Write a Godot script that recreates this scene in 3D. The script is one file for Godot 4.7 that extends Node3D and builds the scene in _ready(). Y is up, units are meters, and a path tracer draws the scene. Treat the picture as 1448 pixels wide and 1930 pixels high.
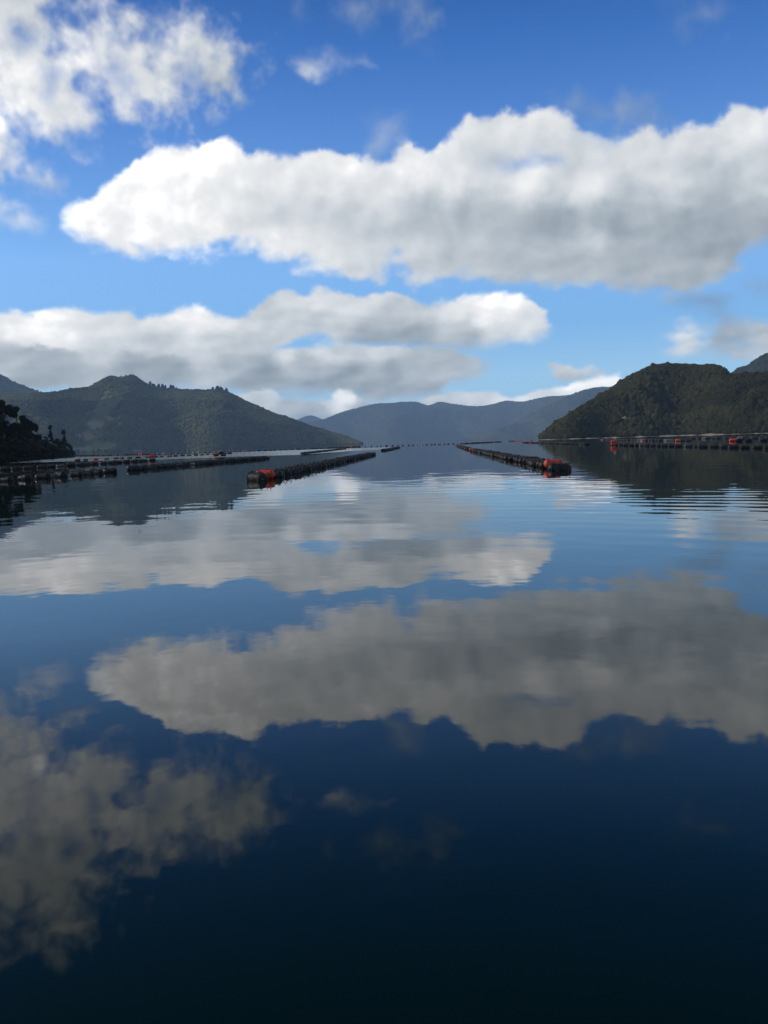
extends Node3D
# A calm mussel-farm bay between bush-covered hills, under broken cumulus.

const CAM_H := 1.7
const SUN_AZ := -80.0
const SUN_EL := 31.0
const HAZE := 0.00009       # per metre
const HAZE_TOP := 450.0     # metres of hazy air over the bay
const AIRLIGHT := Color(0.16, 0.207, 0.295)   # linear

var rng := RandomNumberGenerator.new()
var clouds: Array = []
var used := {}
var M := {}

# ------------------------------------------------------------------ small helpers
func numbered(called: String) -> String:
	if not used.has(called):
		used[called] = 0
		return called
	used[called] += 1
	return "%s_%03d" % [called, used[called]]

func tag(o: Node3D, label := "", category := "", group := "", kind := "") -> void:
	if label != "": o.set_meta("label", label)
	if category != "": o.set_meta("category", category)
	if group != "": o.set_meta("group", group)
	if kind != "": o.set_meta("kind", kind)

func put_mesh(called: String, mesh: Mesh, mat: Material, parent: Node = null) -> MeshInstance3D:
	var o := MeshInstance3D.new()
	o.mesh = mesh
	o.material_override = mat
	if parent == null:
		o.name = numbered(called)
		add_child(o, true)
	else:
		o.name = called
		parent.add_child(o, true)
	return o

func base(called: String, at: Vector3, turn := 0.0) -> Node3D:
	var o := Node3D.new()
	o.name = numbered(called)
	add_child(o, true)
	o.position = at
	o.rotation.y = turn
	return o

func mat(r: float, g: float, b: float, rough := 0.9) -> StandardMaterial3D:
	var m := StandardMaterial3D.new()
	m.albedo_color = Color(r, g, b).linear_to_srgb()
	m.roughness = rough
	return m

func fnl(seed_: int, freq: float, oct := 5, gain := 0.5, type := FastNoiseLite.TYPE_SIMPLEX_SMOOTH, fractal := FastNoiseLite.FRACTAL_FBM) -> FastNoiseLite:
	var n := FastNoiseLite.new()
	n.seed = seed_
	n.noise_type = type
	n.frequency = freq
	n.fractal_type = fractal
	n.fractal_octaves = oct
	n.fractal_gain = gain
	return n

func grid_mesh(v: PackedVector3Array, cols: int, rows: int, colors := PackedColorArray(), smooth := true) -> ArrayMesh:
	# v is rows x cols; builds an indexed, smooth shaded sheet
	var nrm := PackedVector3Array()
	nrm.resize(v.size())
	for r in rows:
		for c in cols:
			var l := v[r * cols + maxi(c - 1, 0)]
			var ri := v[r * cols + mini(c + 1, cols - 1)]
			var u := v[maxi(r - 1, 0) * cols + c]
			var d := v[mini(r + 1, rows - 1) * cols + c]
			var n := (ri - l).cross(d - u)
			if n.y < 0.0: n = -n
			nrm[r * cols + c] = n.normalized() if n.length() > 1e-9 else Vector3.UP
	var ix := PackedInt32Array()
	ix.resize((rows - 1) * (cols - 1) * 6)
	var k := 0
	for r in rows - 1:
		for c in cols - 1:
			var a := r * cols + c
			ix[k] = a; ix[k + 1] = a + 1; ix[k + 2] = a + cols
			ix[k + 3] = a + 1; ix[k + 4] = a + cols + 1; ix[k + 5] = a + cols
			k += 6
	return raw_mesh(v, nrm if smooth else PackedVector3Array(), ix, colors)

func raw_mesh(v: PackedVector3Array, nrm: PackedVector3Array, ix: PackedInt32Array, colors := PackedColorArray()) -> ArrayMesh:
	var arr := []
	arr.resize(Mesh.ARRAY_MAX)
	arr[Mesh.ARRAY_VERTEX] = v
	if nrm.size():
		arr[Mesh.ARRAY_NORMAL] = nrm
		for i in range(0, ix.size(), 3):   # front faces (clockwise) on the side the normals point to
			var a := v[ix[i]]
			if (v[ix[i + 1]] - a).cross(v[ix[i + 2]] - a).dot(nrm[ix[i]] + nrm[ix[i + 1]] + nrm[ix[i + 2]]) > 0.0:
				var s := ix[i + 1]
				ix[i + 1] = ix[i + 2]
				ix[i + 2] = s
	arr[Mesh.ARRAY_INDEX] = ix
	if colors.size(): arr[Mesh.ARRAY_COLOR] = colors
	var m := ArrayMesh.new()
	m.add_surface_from_arrays(Mesh.PRIMITIVE_TRIANGLES, arr)
	return m

# surface of revolution about X: pairs (x, radius)
func lathe_x(prof: PackedVector2Array, seg: int) -> ArrayMesh:
	var v := PackedVector3Array()
	var n := PackedVector3Array()
	var ix := PackedInt32Array()
	var rows := prof.size()
	for i in rows:
		var p := prof[i]
		var t := prof[mini(i + 1, rows - 1)] - prof[maxi(i - 1, 0)]
		for s in seg + 1:
			var a := TAU * s / seg
			v.append(Vector3(p.x, p.y * cos(a), p.y * sin(a)))
			n.append(Vector3(-t.y, t.x * cos(a), t.x * sin(a)).normalized())
	for i in rows - 1:
		for s in seg:
			var a := i * (seg + 1) + s
			var b := a + seg + 1
			ix.append_array(PackedInt32Array([a, b, a + 1, a + 1, b, b + 1]))
	return raw_mesh(v, n, ix)

# tube along points with a radius each
func tube(st: SurfaceTool, pts: PackedVector3Array, rad: PackedFloat32Array, seg := 6) -> void:
	var rings: Array = []
	for i in pts.size():
		var t := (pts[mini(i + 1, pts.size() - 1)] - pts[maxi(i - 1, 0)]).normalized()
		var s := t.cross(Vector3.UP if absf(t.y) < 0.9 else Vector3.RIGHT).normalized()
		var u := s.cross(t)
		var ring := PackedVector3Array()
		for k in seg:
			var a := TAU * k / seg
			ring.append(pts[i] + (s * cos(a) + u * sin(a)) * rad[i])
		rings.append(ring)
	for i in pts.size() - 1:
		for k in seg:
			var k2 := (k + 1) % seg
			st.add_vertex(rings[i][k]); st.add_vertex(rings[i][k2]); st.add_vertex(rings[i + 1][k])
			st.add_vertex(rings[i][k2]); st.add_vertex(rings[i + 1][k2]); st.add_vertex(rings[i + 1][k])
	for e in [0, pts.size() - 1]:
		for k in seg - 2:
			st.add_vertex(rings[e][0]); st.add_vertex(rings[e][k + 1]); st.add_vertex(rings[e][k + 2])

func start() -> SurfaceTool:
	var st := SurfaceTool.new()
	st.begin(Mesh.PRIMITIVE_TRIANGLES)
	return st

func finish(st: SurfaceTool) -> ArrayMesh:
	st.index()
	st.generate_normals()
	return st.commit()

func at_az(az: float, r: float) -> Vector3:
	return Vector3(r * sin(deg_to_rad(az)), 0.0, -r * cos(deg_to_rad(az)))

func ss(a: float, b: float, x: float) -> float:
	var t := clampf((x - a) / (b - a), 0.0, 1.0)
	return t * t * (3.0 - 2.0 * t)

# ------------------------------------------------------------------ the sky
var sky_r := PackedFloat32Array()
var sky_g := PackedFloat32Array()
var sky_b := PackedFloat32Array()

func sky_ramp() -> void:
	# clear air by elevation, every half degree
	var stops := [[-1.0, 168, 200, 226], [1.5, 164, 203, 230], [4.0, 158, 201, 234], [7.0, 133, 185, 236], [11.0, 131, 183, 242], [15.0, 107, 159, 226], [19.0, 86, 136, 209], [23.0, 64, 115, 189], [27.0, 46, 94, 164], [33.0, 30, 69, 122], [50.0, 22, 52, 92], [90.0, 20, 46, 84]]
	for i in 184:
		var el := i * 0.5 - 1.0
		var k := 0
		while k < stops.size() - 2 and stops[k + 1][0] < el: k += 1
		var t := clampf((el - stops[k][0]) / (stops[k + 1][0] - stops[k][0]), 0.0, 1.0)
		var c := Color(lerpf(stops[k][1], stops[k + 1][1], t) / 255.0, lerpf(stops[k][2], stops[k + 1][2], t) / 255.0, lerpf(stops[k][3], stops[k + 1][3], t) / 255.0).srgb_to_linear()
		sky_r.append(c.r); sky_g.append(c.g); sky_b.append(c.b)

func clear_air(az: float, el: float) -> Color:
	var f := clampf((el + 1.0) * 2.0, 0.0, 182.0)
	var i := int(f)
	var t := f - i
	var ca := cos(deg_to_rad(el)) * cos(deg_to_rad(SUN_EL)) * cos(deg_to_rad(az - SUN_AZ)) + sin(deg_to_rad(el)) * sin(deg_to_rad(SUN_EL))
	var g := 0.95 + 0.22 * maxf(ca, 0.0) ** 2   # a little brighter towards the sun
	var w := 0.06 * maxf(ca, 0.0) ** 3
	return Color(lerpf(sky_r[i], sky_r[i + 1], t) * g + w, lerpf(sky_g[i], sky_g[i + 1], t) * g + w, lerpf(sky_b[i], sky_b[i + 1], t) * g + w)

func cloud_color(lum: float) -> Color:
	var l := clampf(lum, 0.2, 1.03)
	var lin := Color(l, l, l).srgb_to_linear().r * (1.02 + 0.28 * ss(0.93, 1.02, l))
	var grey := clampf((0.95 - l) / 0.4, 0.0, 1.0)
	return Color(lin * (1.0 - 0.19 * grey), lin * (1.0 - 0.01 * grey), lin * (1.0 + 0.15 * grey))

func above_haze(c: Color, el: float) -> Color:
	# the sky as it is above the bay's haze, which the renderer draws by itself
	var through := exp(-HAZE * HAZE_TOP / sin(deg_to_rad(maxf(el, 2.2))))
	return Color(maxf((c.r - AIRLIGHT.r * (1.0 - through)) / through, 0.01), maxf((c.g - AIRLIGHT.g * (1.0 - through)) / through, 0.01), maxf((c.b - AIRLIGHT.b * (1.0 - through)) / through, 0.01))

func build_sky() -> Image:
	sky_ramp()
	var W := 4096
	var H := 2048
	# the whole dome, coarse: clear air with the same kind of broken cumulus all round
	var lw := 1024
	var lh := 512
	var far_n := fnl(91, 0.55, 5, 0.52)
	var far_s := fnl(17, 0.9, 4, 0.5)
	var low := PackedFloat32Array()
	low.resize(lw * lh * 3)
	for y in lh:
		var el := 90.0 - (y + 0.5) * 180.0 / lh
		for x in lw:
			var az := (x + 0.5) * 360.0 / lw - 180.0
			var c := clear_air(az, maxf(el, -1.0))
			if el > -1.5:
				var o := scattered(az, el, far_n, far_s)
				c = c.lerp(cloud_color(o.y), o.x)
			c = above_haze(c, el)
			var k := (y * lw + x) * 3
			low[k] = c.r; low[k + 1] = c.g; low[k + 2] = c.b
	var img := Image.create_from_data(lw, lh, false, Image.FORMAT_RGBF, low.to_byte_array())
	img.resize(W, H, Image.INTERPOLATE_BILINEAR)
	# the named clouds, at full resolution
	var az0 := -36.0
	var az1 := 36.0
	var el0 := -2.0
	var el1 := 41.0
	var px := 4096.0 / 360.0
	var c0 := int(floor((az0 / 360.0 + 0.5) * W))
	var c1 := int(floor((az1 / 360.0 + 0.5) * W))
	var r0 := int(floor((90.0 - el1) / 180.0 * H))
	var r1 := int(floor((90.0 - el0) / 180.0 * H))
	var w := c1 - c0
	var h := r1 - r0
	var qw := (w + 3) / 4
	var qh := (h + 3) / 4
	var fields: Array = []
	for cl in clouds:
		var poly: PackedFloat32Array = cl[0]
		var sh: PackedFloat32Array = cl[5]
		var np := poly.size() / 2
		var bx0 := 999.0
		var bx1 := -999.0
		var by0 := 999.0
		var by1 := -999.0
		for i in np:
			bx0 = minf(bx0, poly[i * 2]); bx1 = maxf(bx1, poly[i * 2])
			by0 = minf(by0, poly[i * 2 + 1]); by1 = maxf(by1, poly[i * 2 + 1])
		var sd := PackedFloat32Array()
		var lm := PackedFloat32Array()
		sd.resize(qw * qh)
		lm.resize(qw * qh)
		sd.fill(-9.0)
		lm.fill(0.8)
		var m := 2.6
		for y in qh:
			var el := 90.0 - (r0 + y * 4 + 2.0) * 180.0 / H
			if el < by0 - m or el > by1 + m: continue
			for x in qw:
				var az := (c0 + x * 4 + 2.0) * 360.0 / W - 180.0
				if az < bx0 - m or az > bx1 + m: continue
				var best := 1e9
				var inside := false
				var ax := poly[np * 2 - 2]
				var ay := poly[np * 2 - 1]
				for i in np:
					var qx := poly[i * 2]
					var qy := poly[i * 2 + 1]
					var ex := qx - ax
					var ey := qy - ay
					var dx := az - ax
					var dy := el - ay
					var t := clampf((dx * ex + dy * ey) / (ex * ex + ey * ey + 1e-9), 0.0, 1.0)
					var fx := dx - ex * t
					var fy := dy - ey * t
					best = minf(best, fx * fx + fy * fy)
					if (qy > el) != (ay > el) and az < (ax - qx) * (el - qy) / (ay - qy) + qx: inside = not inside
					ax = qx
					ay = qy
				sd[y * qw + x] = sqrt(best) if inside else -sqrt(best)
				var ws := 0.0
				var ls := 0.0
				for i in sh.size() / 3:
					var ux := az - sh[i * 3]
					var uy := el - sh[i * 3 + 1]
					var q := 1.0 / (ux * ux * 0.6 + uy * uy + (0.4 if np > 45 else 0.15))
					q *= q
					ws += q
					ls += q * sh[i * 3 + 2]
				lm[y * qw + x] = ls / ws
		var isd := Image.create_from_data(qw, qh, false, Image.FORMAT_RF, sd.to_byte_array())
		var ilm := Image.create_from_data(qw, qh, false, Image.FORMAT_RF, lm.to_byte_array())
		isd.resize(qw * 4, qh * 4, Image.INTERPOLATE_BILINEAR)
		ilm.resize(qw * 4, qh * 4, Image.INTERPOLATE_BILINEAR)
		fields.append([isd.get_data().to_float32_array(), ilm.get_data().to_float32_array(), bx0 - 2.2, bx1 + 2.2, by0 - 2.2, by1 + 2.2, cl[1], cl[2], cl[3], cl[4]])
	var fw := qw * 4
	var warp_x := fnl(3, 0.30, 5, 0.55)
	var warp_y := fnl(4, 0.36, 4, 0.55)
	var puff := fnl(8, 0.60, 6, 0.60)
	var puff2 := fnl(12, 0.30, 6, 0.55)
	var thin := fnl(15, 0.22, 3, 0.5)
	var data := PackedFloat32Array()
	data.resize(w * h * 3)
	for y in h:
		var el := 90.0 - (r0 + y + 0.5) * 180.0 / H
		var e1 := clampf(el, -2.0, 14.0)
		var ay := 2.7 * e1 - 1.7 * e1 * e1 / 28.0 + maxf(el - 14.0, 0.0)   # clouds lower down are farther: flatter and finer
		var squash := 2.7 - 1.7 * e1 / 14.0
		for x in w:
			var az := (c0 + x + 0.5) * 360.0 / W - 180.0
			var c := clear_air(az, el)
			var away := maxf(ss(25.0, 33.0, absf(az)), ss(30.0, 38.0, el))
			if away > 0.0:
				var o := scattered(az, el, far_n, far_s)
				c = c.lerp(cloud_color(o.y), o.x * away)
			var ax := az * 0.95
			var have := false
			var n1 := 0.0
			var n2 := 0.0
			var lit := 0.0
			var soft_k := 1.0
			var wi := 0
			for f in fields:
				if az < f[2] or az > f[3] or el < f[4] or el > f[5]: continue
				if not have:
					have = true
					n1 = puff.get_noise_2d(ax, ay)
					n2 = puff2.get_noise_2d(ax + 50.0, ay)
					lit = n2 - puff2.get_noise_2d(ax + 49.5, ay + 0.6)
					soft_k = 1.0 + 0.9 * thin.get_noise_2d(az, el)
					var wx := int((warp_x.get_noise_2d(ax, ay) * 0.7) * px)
					var wy := int((warp_y.get_noise_2d(ax, ay) * 0.7 / squash) * px)
					wi = clampi(y + wy, 0, h - 1) * fw + clampi(x + wx, 0, w - 1)
				var s: float = f[0][wi]
				if s < -2.5: continue
				var below: float = f[0][mini(wi + fw * 5, h * fw - 1)]
				var upper := clampf((below - s) / 0.44, -1.0, 1.0)   # 1 at a top edge, -1 under the cloud
				var v: float = s / (f[6] * soft_k * (1.0 - 0.42 * upper if f[9] > 0.0 else 1.0)) + f[7] * 1.9 * (n1 * 0.75 + n2 * 0.75)
				var a := ss(-0.7, 1.0, v) if f[9] > 0.0 else ss(-0.9, 2.0, v)
				if a <= 0.0: continue
				var lum: float = f[1][wi] + (lit * 0.05 + n1 * 0.012 + n2 * 0.015) * (1.0 if f[9] > 0.0 else 1.4)
				if f[9] > 0.0:
					lum += 0.02 * (1.0 - a)
				else:
					a *= clampf(0.95 + n2 * 0.55, 0.0, 1.0)
				a *= f[8]
				if f[9] < 0.0:   # a gap where the air shows through
					c = c.lerp(clear_air(az, el), a)
					continue
				c = c.lerp(cloud_color(lum), a)
			c = above_haze(c, el)
			var k := (y * w + x) * 3
			data[k] = c.r; data[k + 1] = c.g; data[k + 2] = c.b
	var front := Image.create_from_data(w, h, false, Image.FORMAT_RGBF, data.to_byte_array())
	img.blit_rect(front, Rect2i(0, 0, w, h), Vector2i(c0, r0))
	var turned := Image.create_empty(W, H, false, Image.FORMAT_RGBF)   # the picture's first column looks along -z
	turned.blit_rect(img, Rect2i(W / 2, 0, W / 2, H), Vector2i(0, 0))
	turned.blit_rect(img, Rect2i(0, 0, W / 2, H), Vector2i(W / 2, 0))
	return turned

func scattered(az: float, el: float, n: FastNoiseLite, s: FastNoiseLite) -> Vector2:
	# a layer of broken cumulus at one height: (cover, brightness)
	var d := at_az(az, cos(deg_to_rad(el)))
	var k := 1.0 / (sin(deg_to_rad(maxf(el, 0.0))) + 0.14)
	var q := n.get_noise_2d(d.x * k, d.z * k)
	var a := ss(0.02, 0.30, q + 0.03)
	return Vector2(a * 0.95, 0.93 - 0.22 * ss(0.1, 0.45, q) + 0.12 * s.get_noise_2d(d.x * k, d.z * k))

func named_clouds() -> void:
	# outline in degrees (bearing, elevation), edge softness, raggedness, thickness, crispness, and brightness samples (bearing, elevation, value)
	clouds.append([PackedFloat32Array([-25.22, 27.08, -19.83, 27.64, -18.69, 25.70, -18.51, 24.28, -18.14, 23.34, -17.67, 23.87, -17.77, 24.55, -16.30, 24.78, -14.70, 24.37, -13.07, 24.10, -11.24, 24.02, -9.70, 23.84, -8.47, 23.55, -7.42, 22.53, -7.16, 21.47, -8.31, 20.51, -9.61, 19.66, -11.19, 19.28, -12.75, 18.95, -14.57, 18.86, -15.75, 19.26, -16.28, 19.36, -16.47, 18.13, -17.06, 17.14, -18.24, 16.93, -19.33, 17.05, -20.33, 16.59, -20.48, 15.54, -21.22, 14.94, -23.46, 14.51, -26.17, 13.76]), 1.30, 0.90, 1.00, 0.0, PackedFloat32Array([-21.16, 20.27, 0.922, -20.99, 18.73, 0.957, -19.60, 18.32, 0.933, -18.38, 19.48, 0.871, -17.07, 21.92, 0.925, -16.38, 23.49, 0.871, -14.96, 22.59, 0.871, -12.51, 23.25, 0.863, -11.32, 22.53, 0.843, -12.62, 21.16, 0.843, -13.63, 19.51, 0.886, -11.46, 19.87, 0.843, -9.47, 22.34, 0.804, -8.91, 21.03, 0.745, -21.26, 23.02, 0.843, -20.10, 23.63, 0.804, -21.14, 16.32, 0.894, -21.73, 15.73, 0.863, -19.66, 26.06, 0.843, -22.13, 26.21, 0.863, -17.89, 17.90, 0.871, -17.50, 19.54, 0.863])])
	clouds.append([PackedFloat32Array([-20.43, 14.99, -19.64, 15.38, -18.76, 15.51, -18.17, 15.27, -18.25, 14.78, -18.83, 14.36, -19.69, 14.48, -20.39, 14.66]), 0.60, 0.50, 0.60, 0.0, PackedFloat32Array([-19.23, 14.93, 0.804])])
	clouds.append([PackedFloat32Array([-22.43, 13.48, -20.74, 13.52, -19.46, 13.42, -19.64, 12.92, -20.66, 12.62, -22.48, 12.63]), 0.60, 0.50, 0.62, 0.0, PackedFloat32Array([-21.05, 13.14, 0.910])])
	clouds.append([PackedFloat32Array([-18.51, 13.35, -17.58, 14.31, -15.98, 15.23, -14.87, 16.18, -14.02, 16.90, -12.83, 17.31, -11.58, 17.57, -9.85, 17.85, -8.69, 17.73, -7.95, 17.28, -7.21, 16.92, -5.92, 17.07, -4.63, 17.18, -2.69, 17.36, -1.40, 17.17, -0.11, 16.76, 1.25, 16.72, 1.67, 17.86, 3.12, 17.43, 4.58, 17.56, 5.90, 18.79, 7.17, 18.77, 8.76, 18.80, 10.35, 19.14, 11.74, 18.61, 12.50, 17.79, 13.42, 17.42, 14.48, 16.82, 15.70, 17.33, 17.34, 17.01, 18.80, 17.21, 19.96, 16.98, 20.30, 17.45, 20.81, 17.94, 21.94, 17.89, 23.20, 17.56, 25.36, 16.96, 27.97, 14.19, 28.00, 10.70, 25.39, 10.33, 22.88, 10.41, 21.48, 10.03, 21.31, 9.32, 19.34, 8.31, 17.87, 8.10, 14.85, 8.56, 13.31, 8.97, 12.06, 9.21, 10.16, 9.17, 8.57, 9.42, 5.83, 9.71, 4.21, 9.94, 3.38, 9.66, 2.07, 9.65, 1.29, 10.89, 0.83, 10.78, 0.14, 9.77, -1.97, 10.23, -3.59, 10.73, -6.81, 11.30, -7.74, 12.01, -9.18, 12.09, -10.62, 11.72, -13.13, 11.45, -15.42, 11.56, -16.61, 11.97, -17.61, 12.58]), 0.50, 0.42, 1.00, 1.0, PackedFloat32Array([-14.24, 13.86, 0.969, -11.99, 15.66, 0.969, -9.75, 16.86, 0.969, -12.89, 16.20, 0.969, -16.67, 13.48, 0.965, -15.24, 12.21, 0.925, -13.08, 12.41, 0.941, -9.94, 12.75, 0.941, -8.20, 16.02, 0.941, -8.91, 14.55, 0.910, -7.30, 14.85, 0.839, -7.67, 13.66, 0.871, -5.00, 16.02, 0.925, -5.73, 13.96, 0.831, -3.47, 13.94, 0.808, -1.74, 16.57, 0.933, -2.76, 15.41, 0.886, -0.89, 13.28, 0.784, 2.49, 17.02, 0.925, 2.46, 16.15, 0.949, 0.81, 15.33, 0.886, 3.04, 13.76, 0.737, 4.72, 15.76, 0.894, 6.28, 13.60, 0.722, 6.22, 11.18, 0.761, 8.29, 17.57, 0.886, 9.51, 15.32, 0.918, 11.42, 16.19, 0.808, 11.05, 12.71, 0.655, 12.64, 14.64, 0.886, 10.52, 18.66, 0.894, 8.27, 16.42, 0.804, 15.72, 16.49, 0.871, 15.69, 13.50, 0.729, 14.46, 12.15, 0.651, 17.20, 14.50, 0.847, 18.68, 16.02, 0.847, 18.66, 12.06, 0.667, 20.98, 16.55, 0.902, 22.10, 14.22, 0.816, 20.12, 14.46, 0.753, 21.54, 12.32, 0.690, 20.11, 11.04, 0.643, 12.58, 10.64, 0.722, 12.96, 11.37, 0.800, 15.65, 9.96, 0.698, 9.42, 10.39, 0.729, -0.30, 11.12, 0.831, -3.55, 11.81, 0.894, -6.77, 12.15, 0.925, 1.96, 10.27, 0.808, 22.66, 11.06, 0.667, 18.64, 9.12, 0.702])])
	clouds.append([PackedFloat32Array([-4.91, 21.76, -4.10, 22.17, -2.49, 22.26, -1.05, 22.03, 0.23, 21.79, -1.23, 21.55, -3.17, 21.30, -4.45, 21.36]), 0.60, 0.45, 0.85, 0.0, PackedFloat32Array([-2.51, 21.78, 0.839])])
	clouds.append([PackedFloat32Array([-4.29, 25.02, -1.72, 25.26, 2.13, 25.41, 4.33, 24.30, 4.78, 23.50, 1.42, 23.70, -1.45, 24.24]), 1.40, 0.70, 0.42, 0.0, PackedFloat32Array([0.17, 24.46, 0.667])])
	clouds.append([PackedFloat32Array([17.85, 22.98, 19.01, 23.18, 20.43, 22.46, 19.58, 21.97, 18.28, 22.29]), 1.20, 0.60, 0.38, 0.0, PackedFloat32Array([19.01, 22.68, 0.667])])
	clouds.append([PackedFloat32Array([-0.36, 18.97, 0.62, 19.22, 1.89, 18.48, 1.69, 17.34, -0.10, 17.11]), 1.00, 0.60, 0.60, 0.0, PackedFloat32Array([0.59, 18.24, 0.745])])
	clouds.append([PackedFloat32Array([11.47, 19.26, 13.63, 19.33, 16.64, 18.45, 18.11, 17.87, 15.73, 17.60, 13.61, 17.96, 12.08, 18.52]), 1.00, 0.70, 0.50, 0.0, PackedFloat32Array([13.62, 18.65, 0.627])])
	clouds.append([PackedFloat32Array([-30.97, 5.59, -28.93, 6.76, -25.51, 7.66, -22.20, 8.04, -20.77, 8.13, -19.32, 8.37, -17.84, 8.45, -16.36, 8.20, -14.99, 8.15, -14.49, 7.78, -13.61, 8.03, -12.35, 8.38, -10.92, 8.62, -9.83, 8.15, -8.89, 7.83, -7.91, 8.14, -7.30, 8.76, -6.90, 9.22, -5.42, 9.58, -4.46, 9.13, -3.63, 9.52, -2.34, 9.21, -1.03, 8.99, 0.42, 9.13, 1.59, 8.94, 2.89, 8.39, 4.20, 8.43, 5.51, 8.78, 6.82, 8.88, 8.10, 8.79, 9.38, 8.37, 10.20, 7.55, 10.53, 6.74, 10.30, 6.19, 9.01, 5.87, 7.40, 5.78, 5.44, 5.67, 2.82, 5.90, 0.19, 5.98, -1.95, 6.17, -2.76, 6.55, -5.05, 6.63, -5.56, 6.19, -7.72, 4.95, -26.73, 4.98]), 0.38, 0.36, 1.00, 1.0, PackedFloat32Array([-20.52, 7.63, 0.965, -19.08, 7.35, 0.949, -17.87, 7.88, 0.902, -17.01, 7.22, 0.859, -21.69, 7.16, 0.925, -22.32, 5.96, 0.761, -15.48, 7.53, 0.847, -13.33, 7.54, 0.878, -12.06, 7.91, 0.933, -10.94, 8.16, 0.957, -9.54, 7.52, 0.886, -16.44, 6.61, 0.859, -16.17, 5.99, 0.800, -13.37, 6.60, 0.773, -9.58, 6.57, 0.788, -7.94, 7.51, 0.820, -5.61, 9.05, 0.831, -6.31, 7.80, 0.780, -3.65, 9.02, 0.871, -2.04, 8.35, 0.839, -3.38, 7.43, 0.780, -0.39, 8.46, 0.839, 0.24, 7.65, 0.741, -0.45, 6.55, 0.655, 2.22, 7.90, 0.804, 2.18, 6.63, 0.631, 4.84, 7.80, 0.886, 5.14, 6.83, 0.780, 6.64, 8.36, 0.965, 7.11, 7.39, 0.941, 8.09, 8.13, 0.957, 8.87, 6.98, 0.894, 9.68, 7.26, 0.863, 9.83, 6.46, 0.804, 7.73, 6.40, 0.804, 5.45, 6.18, 0.663, -5.04, 6.98, 0.800, -7.67, 6.23, 0.780])])
	clouds.append([PackedFloat32Array([-32.70, 4.54, -30.25, 5.49, -26.14, 6.06, -22.30, 6.26, -16.48, 5.93, -10.26, 5.69, -7.03, 5.84, -5.73, 6.04, -3.76, 6.09, -2.44, 6.22, 0.19, 5.98, 4.46, 5.74, 5.59, 5.28, 6.88, 4.45, 6.21, 3.89, 4.40, 3.64, 3.93, 2.93, 2.73, 2.65, -0.58, 2.49, -3.55, 2.90, -7.00, 2.76, -9.08, 3.43, -13.52, 3.45, -16.62, 3.25, -17.83, 3.14, -18.99, 3.59, -19.58, 3.66, -26.82, 3.52, -30.84, 3.86]), 0.50, 0.38, 1.00, 1.0, PackedFloat32Array([-22.35, 5.36, 0.733, -19.48, 5.37, 0.694, -20.70, 4.31, 0.663, -16.49, 5.68, 0.800, -15.61, 5.05, 0.655, -12.51, 5.02, 0.647, -10.93, 5.00, 0.765, -11.22, 5.64, 0.820, -13.49, 4.08, 0.655, -8.68, 5.29, 0.710, -7.08, 4.61, 0.624, -5.74, 5.71, 0.847, -3.77, 5.83, 0.863, -4.45, 5.20, 0.710, -2.47, 5.48, 0.800, -2.17, 4.50, 0.631, 0.17, 5.56, 0.820, 0.80, 4.41, 0.647, 2.45, 4.35, 0.725, 3.77, 4.63, 0.733, 5.41, 4.57, 0.710, 2.75, 3.20, 0.663, -0.56, 3.14, 0.655, -3.85, 3.56, 0.647, -7.78, 3.50, 0.647, 6.06, 4.22, 0.710])])
	clouds.append([PackedFloat32Array([-9.41, 3.21, -8.11, 3.34, -6.97, 3.54, -6.17, 3.04, -4.54, 2.86, -3.49, 2.74, -3.14, 3.15, -2.54, 3.46, -1.71, 3.34, -1.50, 2.78, -0.58, 2.49, 1.40, 2.36, 2.73, 2.65, 4.72, 3.13, 7.17, 2.95, 7.49, 2.61, 8.79, 2.66, 9.60, 2.85, 11.21, 3.11, 12.16, 3.46, 12.86, 3.36, 13.42, 3.53, 14.67, 3.69, 15.13, 3.04, 14.03, 1.97, -5.28, 0.65, -9.46, 2.08]), 0.30, 0.38, 0.97, 1.0, PackedFloat32Array([-6.98, 3.15, 0.831, -8.12, 3.02, 0.765, -5.87, 2.31, 0.714, -3.91, 2.09, 0.698, -2.22, 2.93, 0.941, -2.57, 2.38, 0.871, -0.92, 2.33, 0.706, 1.40, 2.26, 0.729, 3.72, 2.68, 0.769, 6.03, 2.86, 0.804, 7.98, 2.53, 0.878, 9.92, 2.62, 0.839, 11.84, 3.28, 0.941, 12.47, 3.15, 0.925, 14.35, 3.29, 0.965, -3.92, 1.60, 0.690])])
	clouds.append([PackedFloat32Array([10.27, 4.37, 10.59, 4.61, 10.98, 4.63, 11.29, 4.26, 11.54, 4.41, 11.89, 4.07, 12.43, 4.21, 12.80, 4.22, 13.18, 3.92, 13.74, 3.80, 13.58, 3.52, 12.48, 3.41, 11.53, 3.39, 10.73, 3.58]), 0.22, 0.30, 1.00, 1.0, PackedFloat32Array([10.75, 4.35, 0.745, 11.06, 4.08, 0.804, 11.70, 4.24, 0.871, 11.21, 3.69, 0.706, 12.64, 4.01, 0.831, 12.32, 3.64, 0.714, 13.42, 3.72, 0.725])])
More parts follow.
